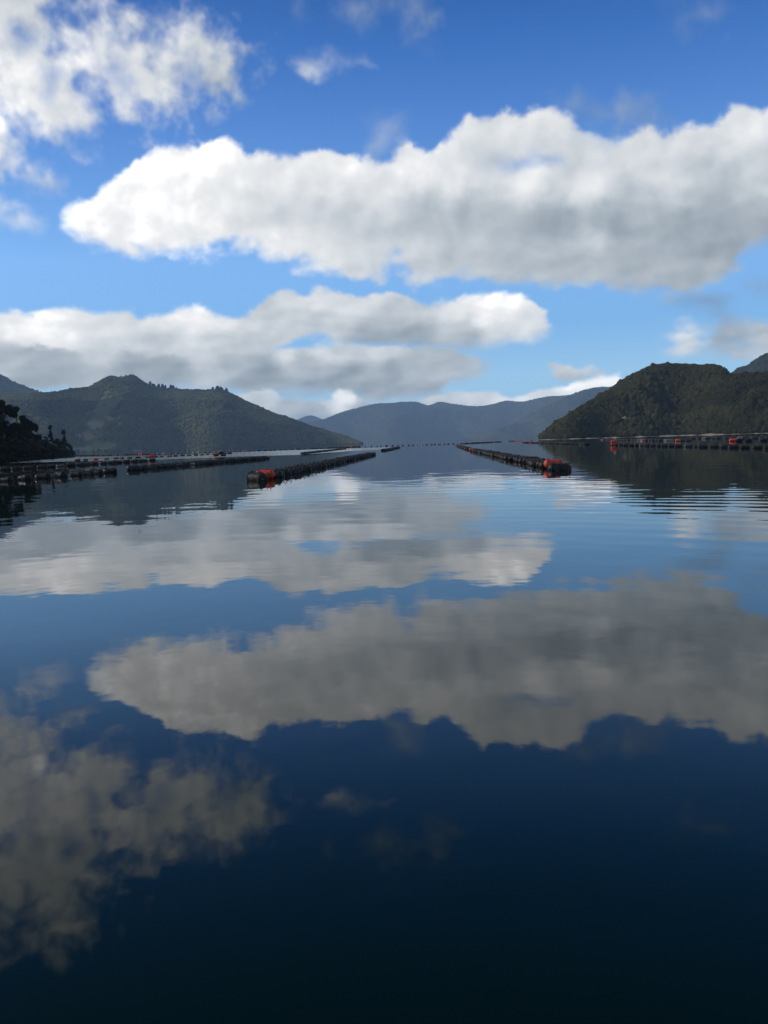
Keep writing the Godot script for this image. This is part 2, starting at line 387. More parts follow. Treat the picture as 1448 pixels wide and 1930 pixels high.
	clouds.append([PackedFloat32Array([16.88, 4.79, 17.67, 5.18, 17.43, 5.81, 17.98, 6.54, 18.69, 6.71, 19.10, 6.25, 19.21, 5.64, 19.80, 6.20, 20.96, 6.60, 22.89, 6.27, 25.94, 6.14, 27.02, 3.45, 22.89, 3.77, 21.53, 4.03, 19.79, 4.32, 18.62, 4.51, 17.42, 4.48]), 0.42, 0.45, 1.00, 0.0, PackedFloat32Array([18.48, 6.26, 0.871, 18.33, 5.36, 0.847, 17.58, 4.82, 0.804, 18.92, 5.01, 0.816, 20.09, 5.39, 0.667, 21.25, 5.62, 0.698, 22.38, 5.24, 0.753, 22.66, 5.96, 0.690, 21.53, 4.69, 0.714, 20.38, 6.13, 0.659, 22.89, 4.31, 0.745])])
	clouds.append([PackedFloat32Array([17.45, 8.01, 18.64, 8.16, 20.68, 7.76, 21.53, 6.94, 20.67, 6.56, 19.22, 6.91, 18.04, 7.42]), 0.80, 0.50, 0.75, 0.0, PackedFloat32Array([19.51, 7.40, 0.549])])
	clouds.append([PackedFloat32Array([21.39, 8.29, 22.38, 8.49, 24.32, 8.37, 24.32, 7.67, 22.38, 7.76]), 0.70, 0.50, 0.55, 0.0, PackedFloat32Array([22.66, 8.11, 0.588])])
	clouds.append([PackedFloat32Array([-20.84, 23.06, -19.98, 23.35, -19.43, 22.72, -19.80, 21.80, -20.52, 21.61]), 0.60, 0.55, 0.90, -1.0, PackedFloat32Array([-20.84, 23.06, 0.784])])
	clouds.append([PackedFloat32Array([-19.31, 21.09, -18.54, 21.49, -18.12, 20.80, -18.51, 19.78, -19.22, 19.88]), 0.60, 0.55, 0.80, -1.0, PackedFloat32Array([-19.31, 21.09, 0.784])])
	clouds.append([PackedFloat32Array([-16.05, 21.69, -15.14, 22.06, -14.42, 21.64, -14.87, 20.98, -15.71, 20.98]), 0.60, 0.55, 0.95, -1.0, PackedFloat32Array([-16.05, 21.69, 0.784])])
	clouds.append([PackedFloat32Array([-15.50, 20.94, -14.45, 21.12, -13.93, 20.62, -14.80, 20.25]), 0.60, 0.55, 0.80, -1.0, PackedFloat32Array([-15.50, 20.94, 0.784])])
	clouds.append([PackedFloat32Array([-11.36, 21.80, -10.35, 22.18, -9.78, 21.28, -10.19, 20.40, -11.05, 20.70]), 0.60, 0.55, 0.75, -1.0, PackedFloat32Array([-11.36, 21.80, 0.784])])
	clouds.append([PackedFloat32Array([-16.41, 20.67, -15.80, 20.45, -16.05, 19.24, -16.58, 19.34]), 0.60, 0.55, 0.60, -1.0, PackedFloat32Array([-16.41, 20.67, 0.784])])
	clouds.append([PackedFloat32Array([6.19, 16.55, 7.64, 16.90, 9.54, 16.56, 11.11, 16.64, 11.57, 16.03, 9.52, 15.70, 6.97, 15.64]), 0.60, 0.55, 0.60, -1.0, PackedFloat32Array([6.19, 16.55, 0.784])])
	clouds.append([PackedFloat32Array([-7.13, 3.38, -5.66, 3.51, -3.86, 3.37, -3.48, 2.97, -5.20, 2.75, -6.83, 2.92]), 0.60, 0.55, 1.00, -1.0, PackedFloat32Array([-7.13, 3.38, 0.784])])
	clouds.append([PackedFloat32Array([0.72, 18.23, 1.86, 17.48, 1.45, 16.77, 0.60, 16.74]), 0.60, 0.55, 0.90, -1.0, PackedFloat32Array([0.72, 18.23, 0.784])])
	clouds.append([PackedFloat32Array([12.07, 17.83, 13.60, 17.35, 14.82, 16.78, 14.20, 16.36, 12.67, 16.93]), 0.60, 0.55, 0.50, -1.0, PackedFloat32Array([12.07, 17.83, 0.784])])

# ------------------------------------------------------------------ water
func ripple_texture() -> ImageTexture:
	var n := fnl(44, 0.0085, 5, 0.46)
	var im := n.get_seamless_image(1536, 1536, false, false, 0.12)
	im.convert(Image.FORMAT_RGBA8)
	im.bump_map_to_normal_map(14.0)
	return ImageTexture.create_from_image(im)

func water_material(tex: Texture2D, strength: float, rough: float) -> StandardMaterial3D:
	var m := mat(0.0005, 0.0072, 0.0044, rough)
	m.metallic_specular = 0.27   # reflects 2 % head on, as water does
	m.normal_enabled = true
	m.normal_texture = tex
	m.normal_scale = strength
	m.uv1_triplanar = true
	m.uv1_world_triplanar = true
	m.uv1_scale = Vector3.ONE / 46.0
	return m

func wave(x: float, z: float) -> Vector3:
	# height and its two slopes: long lazy undulation, a boat's old wake on the right
	var h := 0.0
	var sx := 0.0
	var sz := 0.0
	for w in [[5.7, 0.9, 0.0008, 0.3], [3.9, 2.3, 0.0007, 1.7], [8.3, -0.4, 0.0008, 4.1], [2.7, 1.5, 0.0006, 2.2], [1.9, 0.5, 0.0004, 0.9]]:
		var k: float = TAU / w[0]
		var dx := cos(w[1])
		var dz := sin(w[1])
		var ph: float = k * (x * dx + z * dz) + w[3]
		h += w[2] / k * sin(ph)
		sx += w[2] * cos(ph) * dx
		sz += w[2] * cos(ph) * dz
	for p in [[0.87, -0.49, 1.15, 9.0, -24.0, 7.5, 13.0, 0.0085, 0.0], [0.60, -0.80, 1.7, 2.0, -31.0, 9.0, 14.0, 0.0042, 1.0], [0.35, 0.94, 1.4, 12.0, -15.0, 8.0, 8.0, 0.0040, 2.0]]:
		var ux: float = (x - p[3]) / p[5]
		var uz: float = (z - p[4]) / p[6]
		var g: float = exp(-ux * ux - uz * uz)
		if g < 0.01: continue
		var k: float = TAU / p[2]
		var bend: float = 0.012 * (x * p[1] - z * p[0] + 5.0) ** 2
		var ph: float = k * (x * p[0] + z * p[1] + bend) + p[8] + 1.2 * sin(0.35 * x + 0.21 * z)
		h += p[7] * g / k * sin(ph)
		sx += p[7] * g * cos(ph) * p[0]
		sz += p[7] * g * cos(ph) * p[1]
	return Vector3(h, sx, sz)

func build_water() -> void:
	var tex := ripple_texture()
	M.water = water_material(tex, 0.0105, 0.0)
	M.ruffled = water_material(tex, 0.16, 0.12)
	var x0 := -36.0
	var x1 := 36.0
	var z0 := 8.0
	var z1 := -76.0
	var d := 0.21
	var cols := int((x1 - x0) / d) + 1
	var rows := int((z0 - z1) / d) + 1
	var v := PackedVector3Array()
	var n := PackedVector3Array()
	var ix := PackedInt32Array()
	for r in rows:
		var z := lerpf(z0, z1, float(r) / (rows - 1))
		for c in cols:
			var x := lerpf(x0, x1, float(c) / (cols - 1))
			var e := minf(minf(ss(0.0, 9.0, x - x0), ss(0.0, 9.0, x1 - x)), minf(ss(0.0, 5.0, z0 - z), ss(0.0, 16.0, z - z1)))
			var q := wave(x, z) * e
			v.append(Vector3(x, q.x, z))
			n.append(Vector3(-q.y, 1.0, -q.z).normalized())
	ix.resize((rows - 1) * (cols - 1) * 6)
	var k := 0
	for r in rows - 1:
		for c in cols - 1:
			var a := r * cols + c
			ix[k] = a; ix[k + 1] = a + cols; ix[k + 2] = a + 1
			ix[k + 3] = a + 1; ix[k + 4] = a + cols; ix[k + 5] = a + cols + 1
			k += 6
	# the flat bay around it, in the same sheet
	var big := 15000.0
	var quads := [[-big, x0, 400.0, -big], [x1, big, 400.0, -big], [x0, x1, 400.0, z0], [x0, x1, z1, -big]]
	for q in quads:
		var b := v.size()
		for p in [[0, 2], [1, 2], [0, 3], [1, 3]]:
			v.append(Vector3(q[p[0]], 0.0, q[p[1]]))
			n.append(Vector3.UP)
		ix.append_array(PackedInt32Array([b, b + 1, b + 2, b + 1, b + 3, b + 2]))
	for i in range(0, ix.size(), 3):   # front faces up
		var a := v[ix[i]]
		if (v[ix[i + 1]] - a).cross(v[ix[i + 2]] - a).y > 0.0:
			var t := ix[i + 1]
			ix[i + 1] = ix[i + 2]
			ix[i + 2] = t
	var o := put_mesh("water", raw_mesh(v, n, ix), M.water)
	tag(o, "calm dark blue green bay water mirroring the clouds", "water", "", "structure")
	# breeze-ruffled band off the left shore
	var edge := PackedVector2Array([Vector2(-74.7, -181.1), Vector2(-88.2, -230.2), Vector2(-104.4, -312.8), Vector2(-70.4, -288.5), Vector2(-52.2, -333.1), Vector2(-25.8, -369.3), Vector2(-0.0, -339.2), Vector2(6.8, -336.0), Vector2(2.2, -252.7), Vector2(-8.6, -209.9), Vector2(-15.5, -165.8), Vector2(-26.6, -169.7), Vector2(-38.4, -157.3), Vector2(-58.8, -177.6), Vector2(-67.2, -175.2)])
	var tri := Geometry2D.triangulate_polygon(edge)
	var rv := PackedVector3Array()
	var rn := PackedVector3Array()
	for p in edge:
		rv.append(Vector3(p.x, 0.004, p.y))
		rn.append(Vector3.UP)
	for i in range(0, tri.size(), 3):
		if (rv[tri[i + 1]] - rv[tri[i]]).cross(rv[tri[i + 2]] - rv[tri[i]]).y > 0.0:
			var t := tri[i + 1]
			tri[i + 1] = tri[i + 2]
			tri[i + 2] = t
	o = put_mesh("ruffled_water", raw_mesh(rv, rn, tri), M.ruffled)
	tag(o, "pale band of breeze ruffled water off the left shore", "water", "", "structure")

# ------------------------------------------------------------------ hills
var clump_meshes: Array = []

func make_clumps() -> void:
	for k in 3:
		var sm := SphereMesh.new()
		sm.radius = 0.5
		sm.height = 1.0
		sm.radial_segments = 8
		sm.rings = 4
		var a := sm.get_mesh_arrays()
		var v: PackedVector3Array = a[Mesh.ARRAY_VERTEX]
		var n := fnl(200 + k, 1.9, 3, 0.6)
		for i in v.size():
			var p := v[i]
			v[i] = Vector3(p.x, p.y * (1.05 if p.y > 0.0 else 0.7), p.z) * (1.0 + 0.75 * n.get_noise_3dv(p * 1.3))
		var st := start()
		var ix: PackedInt32Array = a[Mesh.ARRAY_INDEX]
		for i in ix: st.add_vertex(v[i])
		clump_meshes.append(finish(st))

func profile_at(prof: PackedFloat32Array, az: float) -> float:
	var n := prof.size() / 2
	if az <= prof[0]: return prof[1]
	for i in n - 1:
		if az <= prof[i * 2 + 2]:
			var a := maxi(i - 1, 0)
			var b := mini(i + 2, n - 1)
			return cubic_interpolate_in_time(prof[i * 2 + 1], prof[i * 2 + 3], prof[a * 2 + 1], prof[b * 2 + 1], (az - prof[i * 2]) / (prof[i * 2 + 2] - prof[i * 2]), prof[i * 2 + 2] - prof[i * 2], prof[a * 2] - prof[i * 2], prof[b * 2] - prof[i * 2])
	return prof[n * 2 - 1]

# A ridge that rises from its shore to a crest whose heights follow the profile, and falls away behind.
# o: shore0, shore1 (metres to the shore at either end), slope (run over rise), cols, rows, seed, gully, green, olive, tree, trees, spots
func hill(prof: PackedFloat32Array, o: Dictionary, label: String, cover: String) -> void:
	var az0 := prof[0]
	var az1 := prof[prof.size() - 2]
	var cols: int = o.cols
	var front: int = o.rows
	var back := 7
	var rows := front + back
	var spur := fnl(o.seed, 1.0, 4, 0.5, FastNoiseLite.TYPE_SIMPLEX_SMOOTH, FastNoiseLite.FRACTAL_RIDGED)
	var bump := fnl(o.seed + 5, 1.0, 4, 0.5)
	var tint := fnl(o.seed + 9, 1.0, 4, 0.55)
	var v := PackedVector3Array()
	var col := PackedColorArray()
	v.resize(cols * rows)
	col.resize(cols * rows)
	var bare := PackedFloat32Array()
	bare.resize(cols * rows)
	var tree: float = o.tree
	for c in cols:
		var s := float(c) / (cols - 1)
		var az := lerpf(az0, az1, s)
		var te: float = tan(deg_to_rad(maxf(profile_at(prof, az), 0.02)))
		var shore: float = lerpf(o.shore0, o.shore1, s) * (1.0 + 0.035 * sin(az * 0.55 + o.seed) + 0.012 * sin(az * 1.3 + o.seed * 2.0))
		var crest: float = shore / (1.0 - o.slope * te) + 4.0
		var hgt: float = CAM_H + crest * te - tree * 0.55
		hgt = maxf(hgt, 0.6)
		var soft := 0.0
		for k in 9: soft += tan(deg_to_rad(maxf(profile_at(prof, az + (k - 4) * 0.6), 0.02)))
		soft = maxf(minf(CAM_H + crest * soft / 9.0 - tree * 0.55, hgt * 1.15), 0.6)
		for r in rows:
			var t := float(r) / (front - 1)
			var dist := 0.0
			var y := 0.0
			var ridge_k := 0.5
			if t <= 1.0:
				dist = lerpf(shore, crest, t)
				var p := at_az(az, dist)
				var env := 4.0 * t * (1.0 - t)
				var gw: float = o.gully_width
				var al: float = deg_to_rad(az) * crest
				var up: float = (dist - shore) * 1.5
				var tilt: float = o.get("tilt", 0.6) + 0.5 * bump.get_noise_1d(al / gw * 0.35)
				var u := al * cos(tilt) + up * sin(tilt)
				var w := -al * sin(tilt) + up * cos(tilt)
				var g := spur.get_noise_2d(u / gw, w / (gw * 2.2)) + 0.15 * bump.get_noise_2d(u / gw * 2.0, w / gw * 2.0)
				y = lerpf(soft, hgt, t * t) * (sin(t * PI * 0.5) ** 0.95 + env * (0.16 * bump.get_noise_2d(p.x * 0.0035, p.z * 0.0035) + o.gully * (g - 0.3)))
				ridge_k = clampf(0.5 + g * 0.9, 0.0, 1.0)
				y = clampf(y, hgt * 0.55 * t * t, hgt * (0.06 + 0.97 * t ** 0.5))
				y += 1.4 * bump.get_noise_2d(p.x * 0.03, p.z * 0.03) * env
				if r == 0: y = -1.5
			else:
				var b := float(r - front + 1) / back
				dist = crest + b * hgt * o.slope * 1.2
				y = hgt * (1.0 - b * b * (3.0 - 2.0 * b)) - 3.0 * b
			var i := r * cols + c
			v[i] = at_az(az, dist) + Vector3(0.0, y, 0.0)
			var q := v[i]
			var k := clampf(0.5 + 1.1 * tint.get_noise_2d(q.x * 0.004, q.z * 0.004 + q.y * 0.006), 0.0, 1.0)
			var cc: Color = o.green.lerp(o.olive, clampf(k * 0.6 + ridge_k * 1.1 - 0.4, 0.0, 1.0))  # lighter bush on spurs, contrast raised to paint in the relief's light and shade
			var open := 0.0
			if o.has("clearings"):
				open = ss(o.clearings, o.clearings + 0.08, tint.get_noise_2d(q.x * 0.0022 + 90.0, q.z * 0.0022 + q.y * 0.004)) * ss(0.0, 0.1, t) * (1.0 - ss(0.75, 0.9, t))
				cc = cc.lerp(Color(0.12, 0.125, 0.055), open)
			var el := rad_to_deg(atan2(y - CAM_H, dist))
			for sp in o.get("spots", []):
				if absf(az - sp[0]) < sp[2] and absf(el - sp[1]) < sp[3]:
					var dd: float = ((az - sp[0]) / sp[2]) ** 2 + ((el - sp[1]) / sp[3]) ** 2
					if dd < 1.0 and t < 0.97:
						cc = sp[4]
						open = 1.0
			bare[i] = open
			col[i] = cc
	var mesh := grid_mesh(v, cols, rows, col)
	var n := put_mesh("hill", mesh, M.hill)
	tag(n, label, "hill", "", "structure")
	if not o.has("trees"): return
	var r2 := RandomNumberGenerator.new()
	r2.seed = o.seed * 77 + 1
	for m in 3:
		var at: Array = []
		var tc: Array = []
		for k in int(o.trees / 3):
			var fc := r2.randf() * (cols - 1.001)
			var fr := r2.randf() ** 0.85 * (front + 0.3)
			var c := int(fc)
			var r := mini(int(fr), rows - 2)
			var i := r * cols + c
			var a := v[i].lerp(v[i + 1], fc - c)
			var b := v[i + cols].lerp(v[i + cols + 1], fc - c)
			var p := a.lerp(b, fr - r)
			var size := tree * r2.randf_range(0.65, 1.25)
			var shade := r2.randf_range(0.6, 1.35)
			var hue := r2.randf()
			var turn := r2.randf() * TAU
			if p.y < 0.9 or (bare[i] > 0.4 and r2.randf() < 0.93): continue
			if r2.randf() < 0.03: size *= 1.45
			var flat: float = o.get("flat", 0.55)
			var gn := (v[i + 1] - v[i]).cross(v[i + cols] - v[i]).normalized()
			if gn.y < 0.0: gn = -gn
			var upv := Vector3.UP.lerp(gn, 0.85).normalized()
			var sx := upv.cross(Vector3(sin(turn), 0.0, cos(turn))).normalized()
			var bs := Basis(sx * size, upv * size * flat * r2.randf_range(0.8, 1.2), sx.cross(upv) * size)
			at.append(Transform3D(bs, p + upv * size * 0.22 * flat))
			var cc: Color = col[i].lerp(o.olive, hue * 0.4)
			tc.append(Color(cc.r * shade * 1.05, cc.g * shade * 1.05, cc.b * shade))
		for ct in o.get("crest_trees", []):
			for k in int(ct[4] / 3):
				var az := lerpf(ct[0], ct[2], r2.randf())
				var c := clampi(int((az - az0) / (az1 - az0) * (cols - 1)), 0, cols - 1)
				var size: float = ct[5] * r2.randf_range(0.3, 1.2)
				at.append(Transform3D(Basis(Vector3.UP, r2.randf() * TAU).scaled(Vector3(size * 0.7, size, size * 0.7)), v[(front - 1) * cols + c] + Vector3(0.0, size * 0.35, 0.0)))
				tc.append(o.green)
		var mm := MultiMesh.new()
		mm.transform_format = MultiMesh.TRANSFORM_3D
		mm.use_colors = true
		mm.mesh = clump_meshes[m]
		mm.instance_count = at.size()
		for k in at.size():
			mm.set_instance_transform(k, at[k])
			mm.set_instance_color(k, tc[k])
		var mi := MultiMeshInstance3D.new()
		mi.multimesh = mm
		mi.material_override = M.canopy
		mi.name = numbered("bush_cover")
		add_child(mi, true)
		tag(mi, cover, "forest", cover, "stuff")

func beach(prof: PackedFloat32Array, o: Dictionary) -> void:
	# pale shingle at the foot of the right hill
	var bump := fnl(o.seed + 5, 1.0, 4, 0.5)
	var gap := fnl(71, 0.9, 3, 0.5)
	var az0 := prof[0]
	var az1 := prof[prof.size() - 2]
	var cols := 260
	var v := PackedVector3Array()
	v.resize(cols * 4)
	for c in cols:
		var s := float(c) / (cols - 1)
		var az := lerpf(az0, az1, s)
		var shore: float = lerpf(o.shore0, o.shore1, s) * (1.0 + 0.035 * sin(az * 0.55 + o.seed) + 0.012 * sin(az * 1.3 + o.seed * 2.0))
		var wide := maxf(0.0, 0.7 + 3.6 * gap.get_noise_1d(az))
		v[c] = at_az(az, shore - 11.0) + Vector3(0, -0.4, 0)
		v[cols + c] = at_az(az, shore - 10.0) + Vector3(0, 0.08, 0)
		v[cols * 2 + c] = at_az(az, shore - 5.0) + Vector3(0, 0.12 + wide * 0.35, 0)
		v[cols * 3 + c] = at_az(az, shore + 9.0) + Vector3(0, 0.16 + wide * 0.4, 0)
	var n := put_mesh("beach", grid_mesh(v, cols, 4), mat(0.22, 0.185, 0.145, 0.95))
	tag(n, "thin pale shingle beach along the foot of the right hill", "beach", "", "structure")

func build_hills() -> void:
	M.hill = mat(1, 1, 1, 0.95)
	M.hill.vertex_color_use_as_albedo = true
	M.hill.metallic_specular = 0.2
	M.canopy = mat(1, 1, 1, 0.9)
	M.canopy.vertex_color_use_as_albedo = true
	M.canopy.metallic_specular = 0.2
	make_clumps()
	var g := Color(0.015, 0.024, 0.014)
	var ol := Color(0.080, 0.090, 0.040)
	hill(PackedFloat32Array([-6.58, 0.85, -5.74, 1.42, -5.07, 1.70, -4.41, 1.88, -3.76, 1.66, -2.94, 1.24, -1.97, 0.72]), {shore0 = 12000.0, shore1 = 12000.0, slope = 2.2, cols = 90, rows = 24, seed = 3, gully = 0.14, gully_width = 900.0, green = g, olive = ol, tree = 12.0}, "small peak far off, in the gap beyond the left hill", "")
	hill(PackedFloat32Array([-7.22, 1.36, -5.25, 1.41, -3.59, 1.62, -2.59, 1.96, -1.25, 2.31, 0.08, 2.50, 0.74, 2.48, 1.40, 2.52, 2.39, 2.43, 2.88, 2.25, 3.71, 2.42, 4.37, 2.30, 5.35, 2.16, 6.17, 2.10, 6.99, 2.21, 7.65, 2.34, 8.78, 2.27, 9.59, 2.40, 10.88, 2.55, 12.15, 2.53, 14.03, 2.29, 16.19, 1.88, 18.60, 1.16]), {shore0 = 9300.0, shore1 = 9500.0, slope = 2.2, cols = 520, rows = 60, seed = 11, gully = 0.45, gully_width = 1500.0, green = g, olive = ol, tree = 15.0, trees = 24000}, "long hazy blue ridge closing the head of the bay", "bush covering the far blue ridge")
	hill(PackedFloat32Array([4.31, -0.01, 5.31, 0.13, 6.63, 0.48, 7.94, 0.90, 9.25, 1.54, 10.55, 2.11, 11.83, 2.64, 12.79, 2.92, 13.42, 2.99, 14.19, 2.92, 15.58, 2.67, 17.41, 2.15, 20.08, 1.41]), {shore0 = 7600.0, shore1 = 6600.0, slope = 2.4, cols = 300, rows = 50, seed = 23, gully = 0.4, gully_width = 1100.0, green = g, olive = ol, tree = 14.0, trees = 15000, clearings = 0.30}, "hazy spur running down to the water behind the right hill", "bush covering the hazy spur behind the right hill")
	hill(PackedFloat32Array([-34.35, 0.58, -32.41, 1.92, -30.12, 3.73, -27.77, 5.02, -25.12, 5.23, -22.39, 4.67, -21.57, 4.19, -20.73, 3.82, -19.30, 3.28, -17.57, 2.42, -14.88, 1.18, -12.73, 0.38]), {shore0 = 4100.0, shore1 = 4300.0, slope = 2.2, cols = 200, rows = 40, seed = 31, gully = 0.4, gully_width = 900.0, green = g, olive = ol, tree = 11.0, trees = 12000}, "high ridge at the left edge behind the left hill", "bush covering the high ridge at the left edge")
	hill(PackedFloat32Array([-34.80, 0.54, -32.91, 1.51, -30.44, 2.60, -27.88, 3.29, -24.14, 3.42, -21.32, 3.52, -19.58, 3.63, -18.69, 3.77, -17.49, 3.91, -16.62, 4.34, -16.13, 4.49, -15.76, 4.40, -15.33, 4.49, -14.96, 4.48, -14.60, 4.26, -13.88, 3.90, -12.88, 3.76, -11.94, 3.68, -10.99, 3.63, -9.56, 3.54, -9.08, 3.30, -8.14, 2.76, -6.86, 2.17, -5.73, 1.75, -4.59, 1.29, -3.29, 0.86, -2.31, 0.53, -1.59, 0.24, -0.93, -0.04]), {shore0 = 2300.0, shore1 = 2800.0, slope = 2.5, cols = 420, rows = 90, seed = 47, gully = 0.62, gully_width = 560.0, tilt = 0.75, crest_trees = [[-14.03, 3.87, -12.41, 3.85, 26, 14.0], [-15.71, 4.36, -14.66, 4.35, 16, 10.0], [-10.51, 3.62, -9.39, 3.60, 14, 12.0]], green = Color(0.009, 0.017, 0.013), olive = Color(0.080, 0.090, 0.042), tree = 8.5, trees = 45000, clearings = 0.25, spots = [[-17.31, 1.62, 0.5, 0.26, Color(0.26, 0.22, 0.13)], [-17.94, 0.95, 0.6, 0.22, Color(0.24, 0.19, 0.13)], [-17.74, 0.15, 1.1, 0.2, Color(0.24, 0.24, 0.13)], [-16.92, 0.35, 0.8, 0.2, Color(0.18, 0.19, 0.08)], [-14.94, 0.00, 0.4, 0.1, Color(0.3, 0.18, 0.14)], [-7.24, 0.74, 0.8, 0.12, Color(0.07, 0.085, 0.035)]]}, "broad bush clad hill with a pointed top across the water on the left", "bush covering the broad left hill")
	hill(PackedFloat32Array([19.79, 2.50, 20.66, 3.17, 21.10, 3.54, 21.39, 3.73, 21.76, 3.77, 22.10, 4.03, 22.66, 4.35, 23.22, 4.55, 24.87, 5.06, 27.01, 4.90, 30.07, 3.95, 32.74, 2.51, 35.05, 0.74]), {shore0 = 2100.0, shore1 = 2100.0, slope = 2.0, cols = 160, rows = 40, seed = 53, gully = 0.2, gully_width = 600.0, green = Color(0.007, 0.011, 0.010), olive = Color(0.026, 0.032, 0.020), tree = 10.0, trees = 9000}, "blue grey hilltop at the right edge behind the right hill", "bush covering the hilltop behind the right hill")  # bush colours darkened: this hilltop's shade is put into them
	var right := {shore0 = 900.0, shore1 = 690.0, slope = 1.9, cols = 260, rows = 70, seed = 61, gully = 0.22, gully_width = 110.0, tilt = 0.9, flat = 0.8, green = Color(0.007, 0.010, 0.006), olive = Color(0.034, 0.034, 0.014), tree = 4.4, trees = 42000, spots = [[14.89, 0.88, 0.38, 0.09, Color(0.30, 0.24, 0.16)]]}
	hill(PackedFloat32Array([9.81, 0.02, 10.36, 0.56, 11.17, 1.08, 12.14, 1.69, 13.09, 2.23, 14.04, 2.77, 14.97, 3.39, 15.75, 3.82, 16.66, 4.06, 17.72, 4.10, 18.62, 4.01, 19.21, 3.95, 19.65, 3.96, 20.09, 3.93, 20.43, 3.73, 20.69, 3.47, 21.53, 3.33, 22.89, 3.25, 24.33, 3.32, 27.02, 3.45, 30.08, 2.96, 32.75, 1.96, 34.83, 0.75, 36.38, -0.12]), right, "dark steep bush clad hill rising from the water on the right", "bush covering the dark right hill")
	beach(PackedFloat32Array([9.81, 0.02, 10.36, 0.56, 11.17, 1.08, 12.14, 1.69, 13.09, 2.23, 14.04, 2.77, 14.97, 3.39, 15.75, 3.82, 16.66, 4.06, 17.72, 4.10, 18.62, 4.01, 19.21, 3.95, 19.65, 3.96, 20.09, 3.93, 20.43, 3.73, 20.69, 3.47, 21.53, 3.33, 22.89, 3.25, 24.33, 3.32, 27.02, 3.45, 30.08, 2.96, 32.75, 1.96, 34.83, 0.75, 36.38, -0.12]), right)

# ------------------------------------------------------------------ near headland and its trees
func headland() -> void:
	var shore := [Vector2(-80, -60), Vector2(-84, -140), Vector2(-88, -205), Vector2(-97, -255), Vector2(-118, -330), Vector2(-146, -420), Vector2(-172, -500), Vector2(-187, -552), Vector2(-194, -566), Vector2(-204, -566)]
	var inland := [Vector2(-170, -60), Vector2(-175, -140), Vector2(-185, -205), Vector2(-195, -255), Vector2(-208, -330), Vector2(-220, -420), Vector2(-226, -500), Vector2(-228, -552), Vector2(-226, -570), Vector2(-220, -574)]
	var n := fnl(5, 0.035, 4, 0.5)
	var cols := 91
	var rows := 16
	var v := PackedVector3Array()
	v.resize(cols * rows)
	for c in cols:
		var f := float(c) / (cols - 1) * (shore.size() - 1.001)
		var i := int(f)
		var a: Vector2 = shore[i].lerp(shore[i + 1], f - i)
		var b: Vector2 = inland[i].lerp(inland[i + 1], f - i)
		a += Vector2(1, 0) * 2.2 * n.get_noise_2d(a.y * 2.0, 3.0)
		var top := lerpf(14.5, 1.0, ss(0.24, 0.95, float(c) / (cols - 1)))
		for r in rows:
			var t := float(r) / (rows - 1)
			var p := a.lerp(b, t)
			var y := -0.6 + top * (1.0 - (1.0 - minf(t * 2.6, 1.0)) ** 2) + 0.8 * n.get_noise_2d(p.x * 3.0, p.y * 3.0) * minf(t * 6.0, 1.0)
			if t > 0.85: y = lerpf(y, -0.6, (t - 0.85) / 0.15)
			v[r * cols + c] = Vector3(p.x, y, p.y)
	var o := put_mesh("headland", grid_mesh(v, cols, rows), mat(0.014, 0.014, 0.010, 0.95))
	o.material_override.metallic_specular = 0.1
	tag(o, "low dark headland under trees at the left edge", "headland", "", "structure")
	# bushes down to the waterline
	var r2 := RandomNumberGenerator.new()
	r2.seed = 909
	var at: Array = []
	for k in 5000:
		var c := r2.randf() * (cols - 1.01)
		var rr := r2.randf() ** 1.8 * (rows - 4) + 0.12
		var p := v[int(rr) * cols + int(c)].lerp(v[mini(int(rr) + 1, rows - 1) * cols + int(c) + 1], rr - int(rr))
		var s := r2.randf_range(2.8, 6.0) * lerpf(1.0, 0.5, c / cols)
		at.append(Transform3D(Basis(Vector3.UP, r2.randf() * TAU).scaled(Vector3(s * 1.1, s, s * 1.1)), Vector3(p.x, maxf(p.y, 0.2) + s * 0.25, p.z)))
	var mm := MultiMesh.new()
	mm.transform_format = MultiMesh.TRANSFORM_3D
	mm.mesh = leaf_ball(707, 220)
	mm.instance_count = at.size()
	for k in at.size(): mm.set_instance_transform(k, at[k])
	var mi := MultiMeshInstance3D.new()
	mi.multimesh = mm
	mi.material_override = M.leaf_dark
	mi.name = numbered("shore_scrub")
	add_child(mi, true)
	tag(mi, "dark scrub crowding the shore of the left headland", "scrub", "", "stuff")

func leaf_ball(seed_: int, count: int) -> ArrayMesh:
	var r := RandomNumberGenerator.new()
	r.seed = seed_
	var st := start()
	for k in count:
		var d := Vector3(r.randfn(), r.randfn() * 0.8, r.randfn()).normalized()
		leaf(st, d * (0.5 * r.randf() ** 0.4), 0.14, r)
	st.generate_normals()
	return st.commit()

func leaf(st: SurfaceTool, p: Vector3, s: float, r: RandomNumberGenerator) -> void:
	var a := Vector3(r.randfn(), r.randfn(), r.randfn()).normalized()
	var b := a.cross(Vector3(r.randfn(), r.randfn(), r.randfn())).normalized()
	s *= r.randf_range(0.6, 1.3)
	st.add_vertex(p - a * s); st.add_vertex(p + b * s * 0.6); st.add_vertex(p + a * s)
	st.add_vertex(p - a * s); st.add_vertex(p + a * s); st.add_vertex(p - b * s * 0.6)

